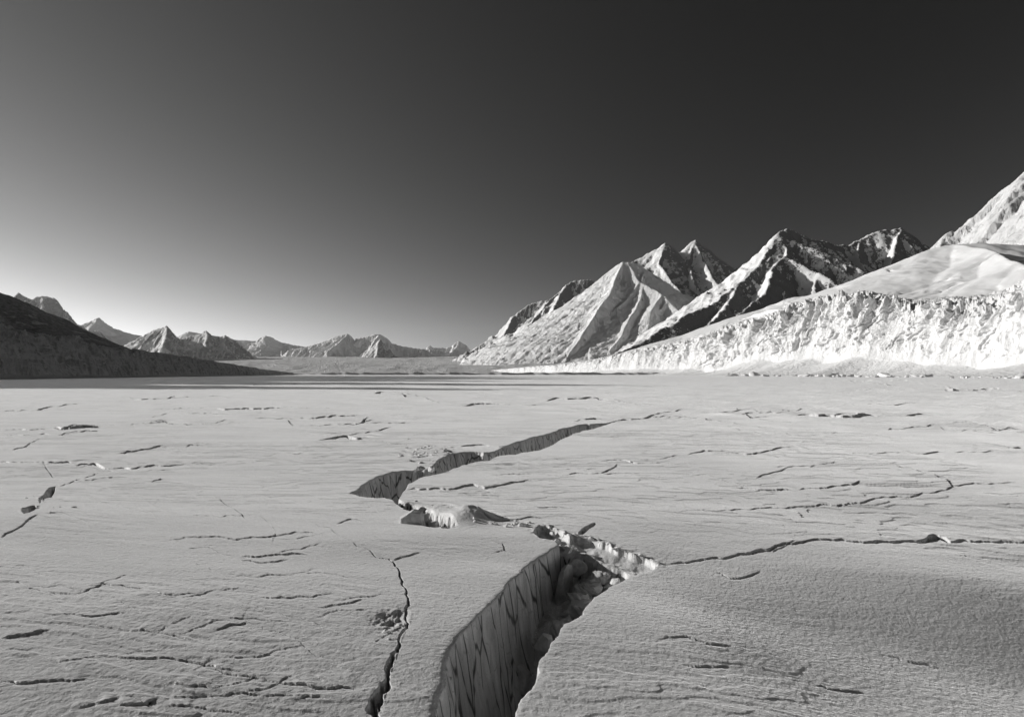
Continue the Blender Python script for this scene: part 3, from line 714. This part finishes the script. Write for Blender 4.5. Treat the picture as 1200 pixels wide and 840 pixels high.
# ------------------------------------------------------------------ mountains
def mountain(name, ridges, mat, label, nx_=300, ny_=220, pad=(1, 1), seed=0, rough=.10, flute=.10, lam=.12, floor=-20, crest_keep=.06, base_noise=1.0, smooth=0, xr=None, yr=None, cat='mountain', warp=.05, grain=None, stretch=4, crev=0, spurs=.16, sun_skew=False):
    """ridges: list of (points (px, py, D), slope left-of-line, slope right-of-line)"""
    pts3 = [[spot(*p) for p in rg[0]] for rg in ridges]
    slopes = [(rg[1], rg[2]) for rg in ridges]
    allp0 = np.array([p for q in pts3 for p in q]); Hs = allp0[:, 2].max()
    if spurs:
        rnd = random.Random(seed*31+5)
        prof = ([p[0] for p in ridges[0][0]], [p[1] for p in ridges[0][0]])
        def grow(pts, sl, sr, level):
            acc = 0; nxt = rnd.uniform(.3, 1)*spurs*Hs*(1 if level == 0 else .8)
            for a, b in zip(pts[:-1], pts[1:]):
                L = math.dist(a[:2], b[:2])
                if L < 1e-6: continue
                ux, uy = (b[0]-a[0])/L, (b[1]-a[1])/L; desc = (a[2]-b[2])/L
                while nxt < acc+L:
                    t = (nxt-acc)/L
                    p = [a[i]+(b[i]-a[i])*t for i in range(3)]
                    for sd, sp in ((1, sl), (-1, sr)):
                        if level == 1 and rnd.random() < .3: continue
                        if p[2] < .1*Hs: continue
                        nxx, nyy = -uy*sd, ux*sd
                        if level == 0 and nyy > .5: continue             # the far side is out of sight
                        k = rnd.uniform(.1, .55)*(1 if desc > 0 else -1)*(1.6 if level else 1)
                        dx, dy = nxx+ux*k, nyy+uy*k; l_ = math.hypot(dx, dy); dx /= l_; dy /= l_
                        ms = sp*rnd.uniform(.62, .86)
                        Ls = p[2]/ms*(rnd.uniform(.55, 1.0) if level == 0 else rnd.uniform(.18, .4))
                        q = [tuple(p)]; n = 5 if level == 0 else 3
                        ang = math.atan2(dy, dx); x, y, z = p
                        for i in range(n):
                            ang += rnd.gauss(0, .16); st = Ls/n
                            x += math.cos(ang)*st; y += math.sin(ang)*st; z -= st*ms*rnd.uniform(.7, 1.3)*(1.15 if i == 0 else 1)
                            if y < 50: break
                            qx, qy = CX+FPX*x/y, HY-FPX*(z-CAM_H)/y
                            if qx < prof[0][0] or qy < np.interp(qx, prof[0], prof[1])+10*(i+1)/n: break   # a spur never tops its own skyline
                            q.append((x, y, z))
                        if len(q) < 2: continue
                        k1, k2 = sp*rnd.uniform(1.0, 1.5), sp*rnd.uniform(1.0, 1.5)
                        if sun_skew: k1, k2 = sp*rnd.uniform(1.25, 1.8), sp*rnd.uniform(.85, 1.05)       # flanks toward the sun kept gentle so more face is lit
                        pts3.append(q); slopes.append((k1, k2))
                        if level == 0: grow(q, k1, k2, 1)
                    nxt += rnd.uniform(.6, 1.4)*spurs*Hs*(1 if level == 0 else .9)
                acc += L
        for q, (k1, k2) in zip(list(pts3), list(slopes)): grow(q, k1, k2, 0)
    allp = allp0; H = Hs
    x0, x1 = (allp[:, 0].min()-H*pad[0], allp[:, 0].max()+H*pad[0]) if xr is None else xr
    y0, y1 = (allp[:, 1].min()-H*pad[1], allp[:, 1].max()+H*.9) if yr is None else yr
    X, Y = np.meshgrid(np.linspace(x0, x1, nx_), np.linspace(y0, y1, ny_))
    l = lam*H
    Xw = X+warp*H*fbm(X/(H*.5), Y/(H*.5), 4, seed+50); Yw = Y+warp*H*fbm(X/(H*.5), Y/(H*.5), 4, seed+57)
    best = np.full(X.shape, -1e9); drop = np.zeros(X.shape); ss = np.zeros(X.shape); dd_ = np.zeros(X.shape)
    for pts, (sl, sr) in zip(pts3, slopes):
        acc = seed*1.3
        for a, b in zip(pts[:-1], pts[1:]):
            dx, dy = b[0]-a[0], b[1]-a[1]; L2 = dx*dx+dy*dy+1e-9; L = math.sqrt(L2)
            rch = max(a[2], b[2], 1)/min(sl, sr)*1.3+warp*H
            c0 = int(np.clip((min(a[0], b[0])-rch-x0)/(x1-x0)*nx_, 0, nx_)); c1 = int(np.clip((max(a[0], b[0])+rch-x0)/(x1-x0)*nx_+1, 0, nx_))
            r0 = int(np.clip((min(a[1], b[1])-rch-y0)/(y1-y0)*ny_, 0, ny_)); r1_ = int(np.clip((max(a[1], b[1])+rch-y0)/(y1-y0)*ny_+1, 0, ny_))
            if c1 <= c0 or r1_ <= r0: acc += L; continue
            w_ = (slice(r0, r1_), slice(c0, c1)); xw, yw = Xw[w_], Yw[w_]
            t = np.clip(((xw-a[0])*dx+(yw-a[1])*dy)/L2, 0, 1)
            d = np.hypot(xw-a[0]-t*dx, yw-a[1]-t*dy)
            side = dx*(yw-a[1])-dy*(xw-a[0])
            zc = a[2]+(b[2]-a[2])*t
            s_ = np.where(side > 0, sl, sr)
            z = zc-s_*d*(1-.22*np.clip(s_*d/np.maximum(zc, 1), 0, 1))
            m = z > best[w_]
            best[w_] = np.where(m, z, best[w_]); drop[w_] = np.where(m, zc-z, drop[w_])
            ss[w_] = np.where(m, acc+t*L, ss[w_]); dd_[w_] = np.where(m, d, dd_[w_])
            acc += L
    g = sstep(crest_keep*.15*H, crest_keep*3*H, drop)
    z = np.maximum(best, -3*abs(floor))
    if flute:
        fl = ridged(ss/l+.8*pn(X/l/2, Y/l/2, seed+3), dd_/(l*5), 4, seed+1)
        z = z-flute*H*(1-fl)*g
    if grain:
        gl = math.hypot(*grain); gx, gy = grain[0]/gl, grain[1]/gl
        al = (X*gx+Y*gy)/stretch; ac = X*gy-Y*gx
        r1 = ridged((ac+.10*H*pn(X/(H*.6), Y/(H*.6), seed+22))/(H*.13), al/(H*.13), 7, seed+20, .6)
    else:
        r1 = ridged(X/(H*.33), Y/(H*.33), 7, seed+20, .52)
    z = z-rough*H*(1-r1)*(.25+.75*g)*1.0+rough*H*.22
    z = z+rough*H*.22*fbm(X/(H*.04), Y/(H*.04), 3, seed+30)*base_noise
    if crev:
        lines = np.clip(1-np.abs(pn(X/(H*.55)+.4*pn(X/(H*.2), Y/(H*.2), seed+62), Y/(H*.22), seed+61))*16, 0, 1)
        z = z-crev*H*lines*sstep(.05, .3, pn(X/(H*.5), Y/(H*.5), seed+63))+crev*.35*H*fbm(X/(H*.3), Y/(H*.22), 4, seed+64)
    edge = np.minimum(np.minimum(X-x0, x1-X)/(x1-x0), np.minimum(Y-y0, y1-Y)/(y1-y0))
    z = np.where(z < 0, z*.4, z)
    z = z*sstep(0, .04, edge)+floor*(1-sstep(0, .04, edge))
    z = np.maximum(z, floor)
    o = grid_mesh(name, np.stack([X, Y, z], -1), mat)
    return tag(o, label, cat, kind='structure')

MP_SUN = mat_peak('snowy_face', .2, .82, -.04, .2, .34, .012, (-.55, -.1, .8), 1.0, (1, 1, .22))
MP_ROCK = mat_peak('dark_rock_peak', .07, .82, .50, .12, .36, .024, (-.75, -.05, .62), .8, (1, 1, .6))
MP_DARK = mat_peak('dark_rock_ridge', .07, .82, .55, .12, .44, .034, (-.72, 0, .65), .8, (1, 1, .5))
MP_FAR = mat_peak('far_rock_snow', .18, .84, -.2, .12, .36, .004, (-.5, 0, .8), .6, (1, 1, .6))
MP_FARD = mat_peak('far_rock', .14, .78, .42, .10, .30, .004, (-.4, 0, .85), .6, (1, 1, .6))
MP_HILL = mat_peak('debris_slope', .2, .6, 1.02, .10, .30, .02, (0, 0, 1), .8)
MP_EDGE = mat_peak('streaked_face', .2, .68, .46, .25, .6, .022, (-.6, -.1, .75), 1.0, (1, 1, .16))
M_SNOWF = mat_snow('glacier_snow', .82, .01, .12)
M_FARG = mat_berg('far_glacier_ice', .45, .72, .01, .2, .6)

# --- right group, far to near
mountain('mountain', [([(535,424,3900),(550,413,3900),(570,402,3900),(590,384,3900),(600,371,3950),(625,356,4000),(645,353,4000),(690,352,4050),(760,360,4100)], .9, 1.0), ([(600,371,3950),(585,405,3600)], .9, .9), ([(640,353,4000),(628,395,3500)], .9, 1.1)],
         MP_ROCK, 'grey rock mountain at the left end of the right-hand range', 330, 260, seed=1)
mountain('mountain', [([(575,422,2750),(592,408,2900),(608,394,3000),(630,371,3100),(650,349,3200),(665,335,3250),(675,330,3300),(686,329,3300),(700,331,3350),(730,345,3450),(800,370,3500)], .9, 1.0), ([(666,334,3250),(640,372,2950),(608,418,2600)], 1.0, 1.25), ([(696,331,3320),(690,380,3000),(660,420,2650)], 1.0, 1.2), ([(636,390,2850),(615,425,2550)], 1., 1.1)],
         MP_ROCK, 'dark mountain with a white left edge behind the broad snowy spur', 380, 300, seed=2)
mountain('mountain', [([(735,312,2850),(748,304,2900),(765,295,2900),(780,285.5,2900),(789,294,2910),(799,298,2950),(807,290,2950),(811,284,2950),(817,281,2950),(824,287,2950),(832,300,2960),(842,311,3000),(862,320,3050),(890,325,3100),(960,340,3100)], 1.1, .85), ([(780,286,2900),(776,310,2760),(800,345,2550)], 1.2, 1.7), ([(817,281,2950),(822,305,2800),(845,335,2600)], 1.3, 1.3)],
         MP_ROCK, 'twin-peaked mountain, the left peak a white snow pyramid', 420, 260, seed=3, rough=.05, flute=.05, lam=.06, spurs=.13)
mountain('mountain', [([(590,437,2640),(615,424,2600),(640,404,2570),(665,374,2540),(690,343,2510),(706,328,2480),(722,312,2460),(730,307,2450),(745,309,2440),(765,322,2430),(800,345,2420),(850,360,2400)], .9, .80),
          ([(730,307,2450),(714,345,2230),(684,390,2020),(655,434,1850)], 1.4, .8), ([(752,312,2440),(752,350,2200),(728,395,1980),(696,436,1800)], 1.3, .8), ([(700,334,2490),(668,385,2240),(634,432,2050)], 1.4, .8)],
         MP_SUN, 'broad sunlit snowy mountain spur with streaked ribs running down left', 520, 420, seed=4, rough=.03, flute=.03, lam=.04, warp=.03, base_noise=.6, grain=(-.75, -.65), stretch=5, spurs=.10, sun_skew=True)
mountain('mountain', [([(700,425,1420),(735,410,1480),(770,392,1560),(800,374,1640),(838,353,1720),(868,333,1800),(888,314,1870),(904,288,1940),(912,274,1970),(920,268.5,2000),(935,274,2010),(950,281,2020),(970,287,2050),(990,288,2080),(1005,283,2100),(1020,276,2100),(1033,271,2100),(1048,270,2100),(1060,268,2100),(1070,273,2100),(1080,284,2100),(1110,305,2100),(1180,320,2100)], .9, 1.0),
          ([(920,269,2000),(918,300,1880),(890,345,1680),(850,385,1450)], 1.0, 1.3), ([(950,281,2020),(965,310,1870),(955,340,1700)], 1.2, 1.2), ([(1005,283,2100),(1010,315,1900)], 1.3, 1.2), ([(1060,268,2100),(1045,315,1880)], 1.2, 1.2), ([(868,333,1800),(835,375,1560),(800,400,1400)], 1.0, 1.1)],
         MP_DARK, 'jagged dark rock mountain with a sharp summit and long ridge', 560, 360, seed=5, rough=.05, flute=.05, lam=.05, spurs=.12)
mountain('mountain', [([(1050,330,1430),(1080,300,1425),(1096,284,1420),(1110,272,1415),(1130,265,1410),(1150,256,1405),(1175,232,1400),(1200,206,1395),(1230,180,1390),(1280,150,1385),(1360,140,1380)], .9, 1.05),
          ([(1280,150,1330),(1250,250,1080)], 1.2, 1.2)],
         MP_EDGE, 'steep pale rock face rising out of the right edge', 420, 360, seed=6, rough=.03, flute=.03, lam=.03, warp=.03, base_noise=.6, spurs=.10, sun_skew=True, crest_keep=.05, grain=(-.4, -.9), stretch=5)
def snowfield(name, ridges, label, seed, **kw):
    return mountain(name, ridges, M_SNOWF, label, seed=seed, cat='snowfield', spurs=0, **kw)
snowfield('snow_slope', [([(965,344,1070),(1000,331,1045),(1030,318,1025),(1060,304,1005),(1090,292,990),(1120,286,978),(1150,284,968),(1180,286,960),(1230,290,950)], .8, .42), ([(1120,286,978),(1158,293,870),(1195,306,770),(1232,324,670),(1270,350,590)], .9, .46)], 'rounded snow dome above the cliff below the pale rock face', 8, nx_=360, ny_=300, rough=.014, flute=.01, lam=.3, warp=.04, base_noise=.2, pad=(.8, 2.6), crev=.03)

# --- left and far
mountain('mountain', [([(-1100,60,225),(-1000,20,245),(-900,-70,270),(-800,70,288),(-700,-20,310),(-600,110,335),(-500,75,365),(-420,135,400),(-350,110,450),(-300,160,500),(-220,150,570),(-150,205,650),(-100,225,700),(-85,285,750),(-60,318,790)], 1.7, 2.2), ([(-40,322,800),(0,343,860),(30,355,920),(60,368,980),(100,386,1060),(135,402,1140),(165,413,1220),(200,425,1300)], .7, .62)],  # first ridge lies unseen to the left, added and shaped for the shadow band
         MP_HILL, 'dark smooth debris-covered hill sloping down from the left edge, its unseen ridge shaped for the shadow', 360, 300, seed=9, spurs=0, rough=.035, flute=.02, lam=.1, warp=.05, base_noise=.6)
mountain('mountain', [([(-80,330,4800),(-20,352,4800),(10,360,4800),(20,348,4800),(24,344.5,4800),(30,349,4800),(38,352.5,4820),(44,349,4840),(50,347.5,4850),(62,350,4900),(70,358,4900),(80,369,4950),(96,380,5000),(120,392,5000)], .9, 1.0), ([(50,348,4850),(50,380,4400)], 1.1, 1.2)],
         MP_FARD, 'hazy grey crags showing behind the dark hill at the left', 300, 180, seed=10)
mountain('mountain', [([(85,385,6000),(97,381,6000),(107,377,6000),(115,373,6000),(123,379,6000),(135,386,6050),(150,391,6100),(165,395,6200),(190,400,6200),(230,404,6200)], .8, .7)],
         MP_FAR, 'pale hazy snow mountain with one small summit at the left', 260, 160, seed=11, sun_skew=True)
mountain('mountain', [([(140,408,4300),(160,398,4300),(178,388,4300),(190,385,4300),(196,382.5,4300),(203,391,4300),(215,398,4300),(235,402,4300)], .9, .9), ([(196,383,4300),(192,405,3950)], 1., 1.1)],
         MP_FARD, 'dark peak with a white tip left of the saw-toothed rocks', 240, 160, seed=12)
mountain('mountain', [([(200,410,4700),(212,399,4700),(225,394,4700),(233,392,4700),(238,391,4700),(243,387.5,4700),(249,393,4700),(258,395,4700),(264,393,4700),(272,397,4700),(282,405,4700),(290,411,4700)], .9, 1.0), ([(243,388,4700),(240,408,4400)], 1., 1.), ([(264,393,4700),(262,410,4450)], 1., 1.)],
         MP_FARD, 'saw-toothed dark rocks standing out of the far snow', 260, 160, seed=13)
mountain('mountain', [([(205,396,8000),(222,389,8000),(250,395,8000),(280,399,8000),(298,400,8000),(306,396,8000),(312,393.5,8000),(319,396,8000),(330,402,8000),(345,405,8000),(375,410,8000),(400,414,8000)], .7, .6)],
         MP_FAR, 'wide pale snow ridge with a small rock knob in the middle', 320, 160, seed=14, sun_skew=True)
mountain('mountain', [([(340,410,7000),(360,407,7000),(375,402,7000),(388,397,7000),(400,393,7000),(408,391.5,7000),(416,398,7000),(425,396,7000),(436,393,7000),(444,392,7000),(452,396,7000),(458,402,7000),(470,406,7000),(490,409,7000),(520,412,7000)], .8, .8), ([(408,392,7000),(385,412,6500)], .9, 1.1), ([(444,392,7000),(430,414,6400)], .9, 1.1)],
         MP_FAR, 'pair of snow-streaked peaks near the middle of the far range', 340, 200, seed=15)
mountain('mountain', [([(425,418,5600),(434,409,5600),(441,402,5600),(445,398,5600),(452,405,5600),(461,413,5600),(470,419,5600)], 1.0, 1.0), ([(445,398,5600),(442,416,5350)], 1., 1.1)],
         MP_FARD, 'dark triangular rock below the paired snow peaks', 200, 140, seed=16)
mountain('mountain', [([(470,412,8200),(500,409,8200),(503,405,8200),(506,408,8200),(520,408,8200),(530,406,8200),(534,402,8200),(538,400,8200),(545,404,8200),(551,411,8200),(565,414,8200)], .8, .9)],
         MP_FAR, 'small far pyramid peak left of the right-hand range', 260, 140, seed=17)

# --- the glacier coming down between the two sides
ng = 420
Xg, Yg = np.meshgrid(np.linspace(-1, 1, 560), np.linspace(0, 1, ng)**1.6)
Yy = 1150+Yg*6200; Xx = -120+Xg*(Yy*.95)
tt = (Yy-1150)/6200
shore = 120*fbm(Xx/500, Yy*0, 3, 201)
zz = (22*sstep(40, 420, Yy-1150-shore-60)+130*sstep(.08, .95, tt)**1.0)-3*(Yy-1150 < 30+shore)
zz = zz+(5+10*tt)*(ridged(Xx/70+.5*pn(Xx/200, Yy/200, 203), Yy/150, 5, 205)-.6)*sstep(20, 300, Yy-1150-shore)+10*fbm(Xx/420, Yy/700, 4, 207)*sstep(60, 500, Yy-1150-shore)
tag(grid_mesh('glacier', np.stack([Xx, Yy, zz], -1), M_FARG), 'flat crevassed valley glacier between the far mountains', 'glacier', kind='structure')

# chunks calved along the foot of the bright cliff
rnd = random.Random(77)
src = [rock_mesh('ice_chunk', (1, .8, .8), 900+i, .3, 7, 3, M_CRUMB) for i in range(6)]
for k in range(120):
    px = rnd.uniform(840, 1215) if rnd.random() < .8 else rnd.uniform(940, 1000)
    D = np.interp(px, [840, 950, 1050, 1150, 1215], [690, 560, 480, 405, 370])*rnd.uniform(.78, 1.0)
    s = rnd.uniform(.5, 1.6)*(1 if rnd.random() < .85 else 2.0)*D/500
    o = bpy.data.objects.new('ice_chunk', src[rnd.randrange(6)]); COL.objects.link(o)
    o.location = ((px-CX)/FPX*D, D, s*.35); o.scale = (s*rnd.uniform(1, 2.6), s*1.2, s*rnd.uniform(.5, 1.0)); o.rotation_euler = (rnd.uniform(-.3, .3), rnd.uniform(-.3, .3), rnd.uniform(0, 6.3))
    tag(o, 'ice chunk strewn on the flat ice at the foot of the bright cliff', 'ice chunk', 'ice chunks along the foot of the bright cliff')

# ------------------------------------------------------------------ air
HAZE = 0.000028
if HAZE:
    bm = bmesh.new(); bmesh.ops.create_cube(bm, size=1)
    me = bpy.data.meshes.new('haze'); bm.to_mesh(me); bm.free()
    hz = bpy.data.objects.new('haze', me); COL.objects.link(hz)
    hz.scale = (20000, 20000, 680); hz.location = (0, 0, 340-24)
    hm = bpy.data.materials.new('cold_air'); hm.use_nodes = True; hm.node_tree.nodes.clear()
    ho = hm.node_tree.nodes.new('ShaderNodeOutputMaterial'); hv = hm.node_tree.nodes.new('ShaderNodeVolumePrincipled')
    hv.inputs['Color'].default_value = (.9, .9, .9, 1); hv.inputs['Density'].default_value = HAZE; hv.inputs['Anisotropy'].default_value = .3
    hm.node_tree.links.new(hv.outputs[0], ho.inputs['Volume'])
    me.materials.append(hm)
    tag(hz, 'thin cold haze paling the far mountains', 'haze', kind='stuff')

# ------------------------------------------------------------------ light
w = bpy.data.worlds.new('World'); SC.world = w; w.use_nodes = True
nt = w.node_tree; nt.nodes.clear()
sky = nt.nodes.new('ShaderNodeTexSky'); sky.sky_type = 'NISHITA'; sky.sun_disc = False
sky.sun_elevation = SUN_EL; sky.sun_rotation = SUN_AZ
SKY_G = 2.0; EXPO = .45; SKY_K = 2.75*.1**(SKY_G-1)/2**EXPO
sky.altitude = 1500; sky.air_density = 1.0; sky.dust_density = .5; sky.ozone_density = 1.0
# black-and-white film behind a red filter: only the red of the sky reaches it, printed with contrast
sp = nt.nodes.new('ShaderNodeSeparateColor'); nt.links.new(sky.outputs[0], sp.inputs[0])
def wmath(op, a, b=None):
    n = nt.nodes.new('ShaderNodeMath'); n.operation = op
    for q, v in enumerate((a, b)):
        if v is None: continue
        if hasattr(v, 'node'): nt.links.new(v, n.inputs[q])
        else: n.inputs[q].default_value = v
    return n.outputs[0]
# ... and a polarising filter: skylight is polarised most at a right angle to the sun
tc = nt.nodes.new('ShaderNodeTexCoord'); dp = nt.nodes.new('ShaderNodeVectorMath'); dp.operation = 'DOT_PRODUCT'
nt.links.new(tc.outputs['Generated'], dp.inputs[0]); dp.inputs[1].default_value = tuple(SUN_DIR)
c2 = wmath('MULTIPLY', dp.outputs['Value'], dp.outputs['Value'])
dop = wmath('DIVIDE', wmath('SUBTRACT', 1.0, c2), wmath('ADD', 1.0, c2))
pol = wmath('SUBTRACT', 1.0, wmath('MULTIPLY', dop, .84))
class _o: pass
ml = _o(); ml.outputs = [wmath('MULTIPLY', wmath('MULTIPLY', wmath('POWER', sp.outputs[0], SKY_G), pol), SKY_K)]
cb = nt.nodes.new('ShaderNodeCombineColor')
for i in range(3): nt.links.new(ml.outputs[0], cb.inputs[i])
bg = nt.nodes.new('ShaderNodeBackground'); bg.inputs['Strength'].default_value = .1
nt.links.new(cb.outputs[0], bg.inputs[0])
wo = nt.nodes.new('ShaderNodeOutputWorld'); nt.links.new(bg.outputs[0], wo.inputs['Surface'])

sl = bpy.data.lights.new('sun', 'SUN'); sl.energy = 3.3; sl.angle = R(.5); sl.color = (1, .985, .965)
so = bpy.data.objects.new('sun', sl); COL.objects.link(so)
from mathutils import Vector
so.rotation_euler = Vector(-SUN_DIR).to_track_quat('-Z', 'Y').to_euler()
so.location = (-300, 100, 200)

cam = bpy.data.cameras.new('camera'); co = bpy.data.objects.new('camera', cam); COL.objects.link(co)
cam.sensor_width = 36; cam.lens = 24; cam.clip_start = .05; cam.clip_end = 60000
cam.shift_y = (HY-420)/1200
co.location = (0, 0, CAM_H); co.rotation_euler = (R(90), 0, 0)
SC.camera = co
SC.view_settings.view_transform = 'Standard'; SC.view_settings.look = 'None'
SC.view_settings.exposure = EXPO; SC.view_settings.gamma = 1
SC.cycles.max_bounces = 6; SC.cycles.volume_bounces = 0
SC.cycles.use_denoising = True
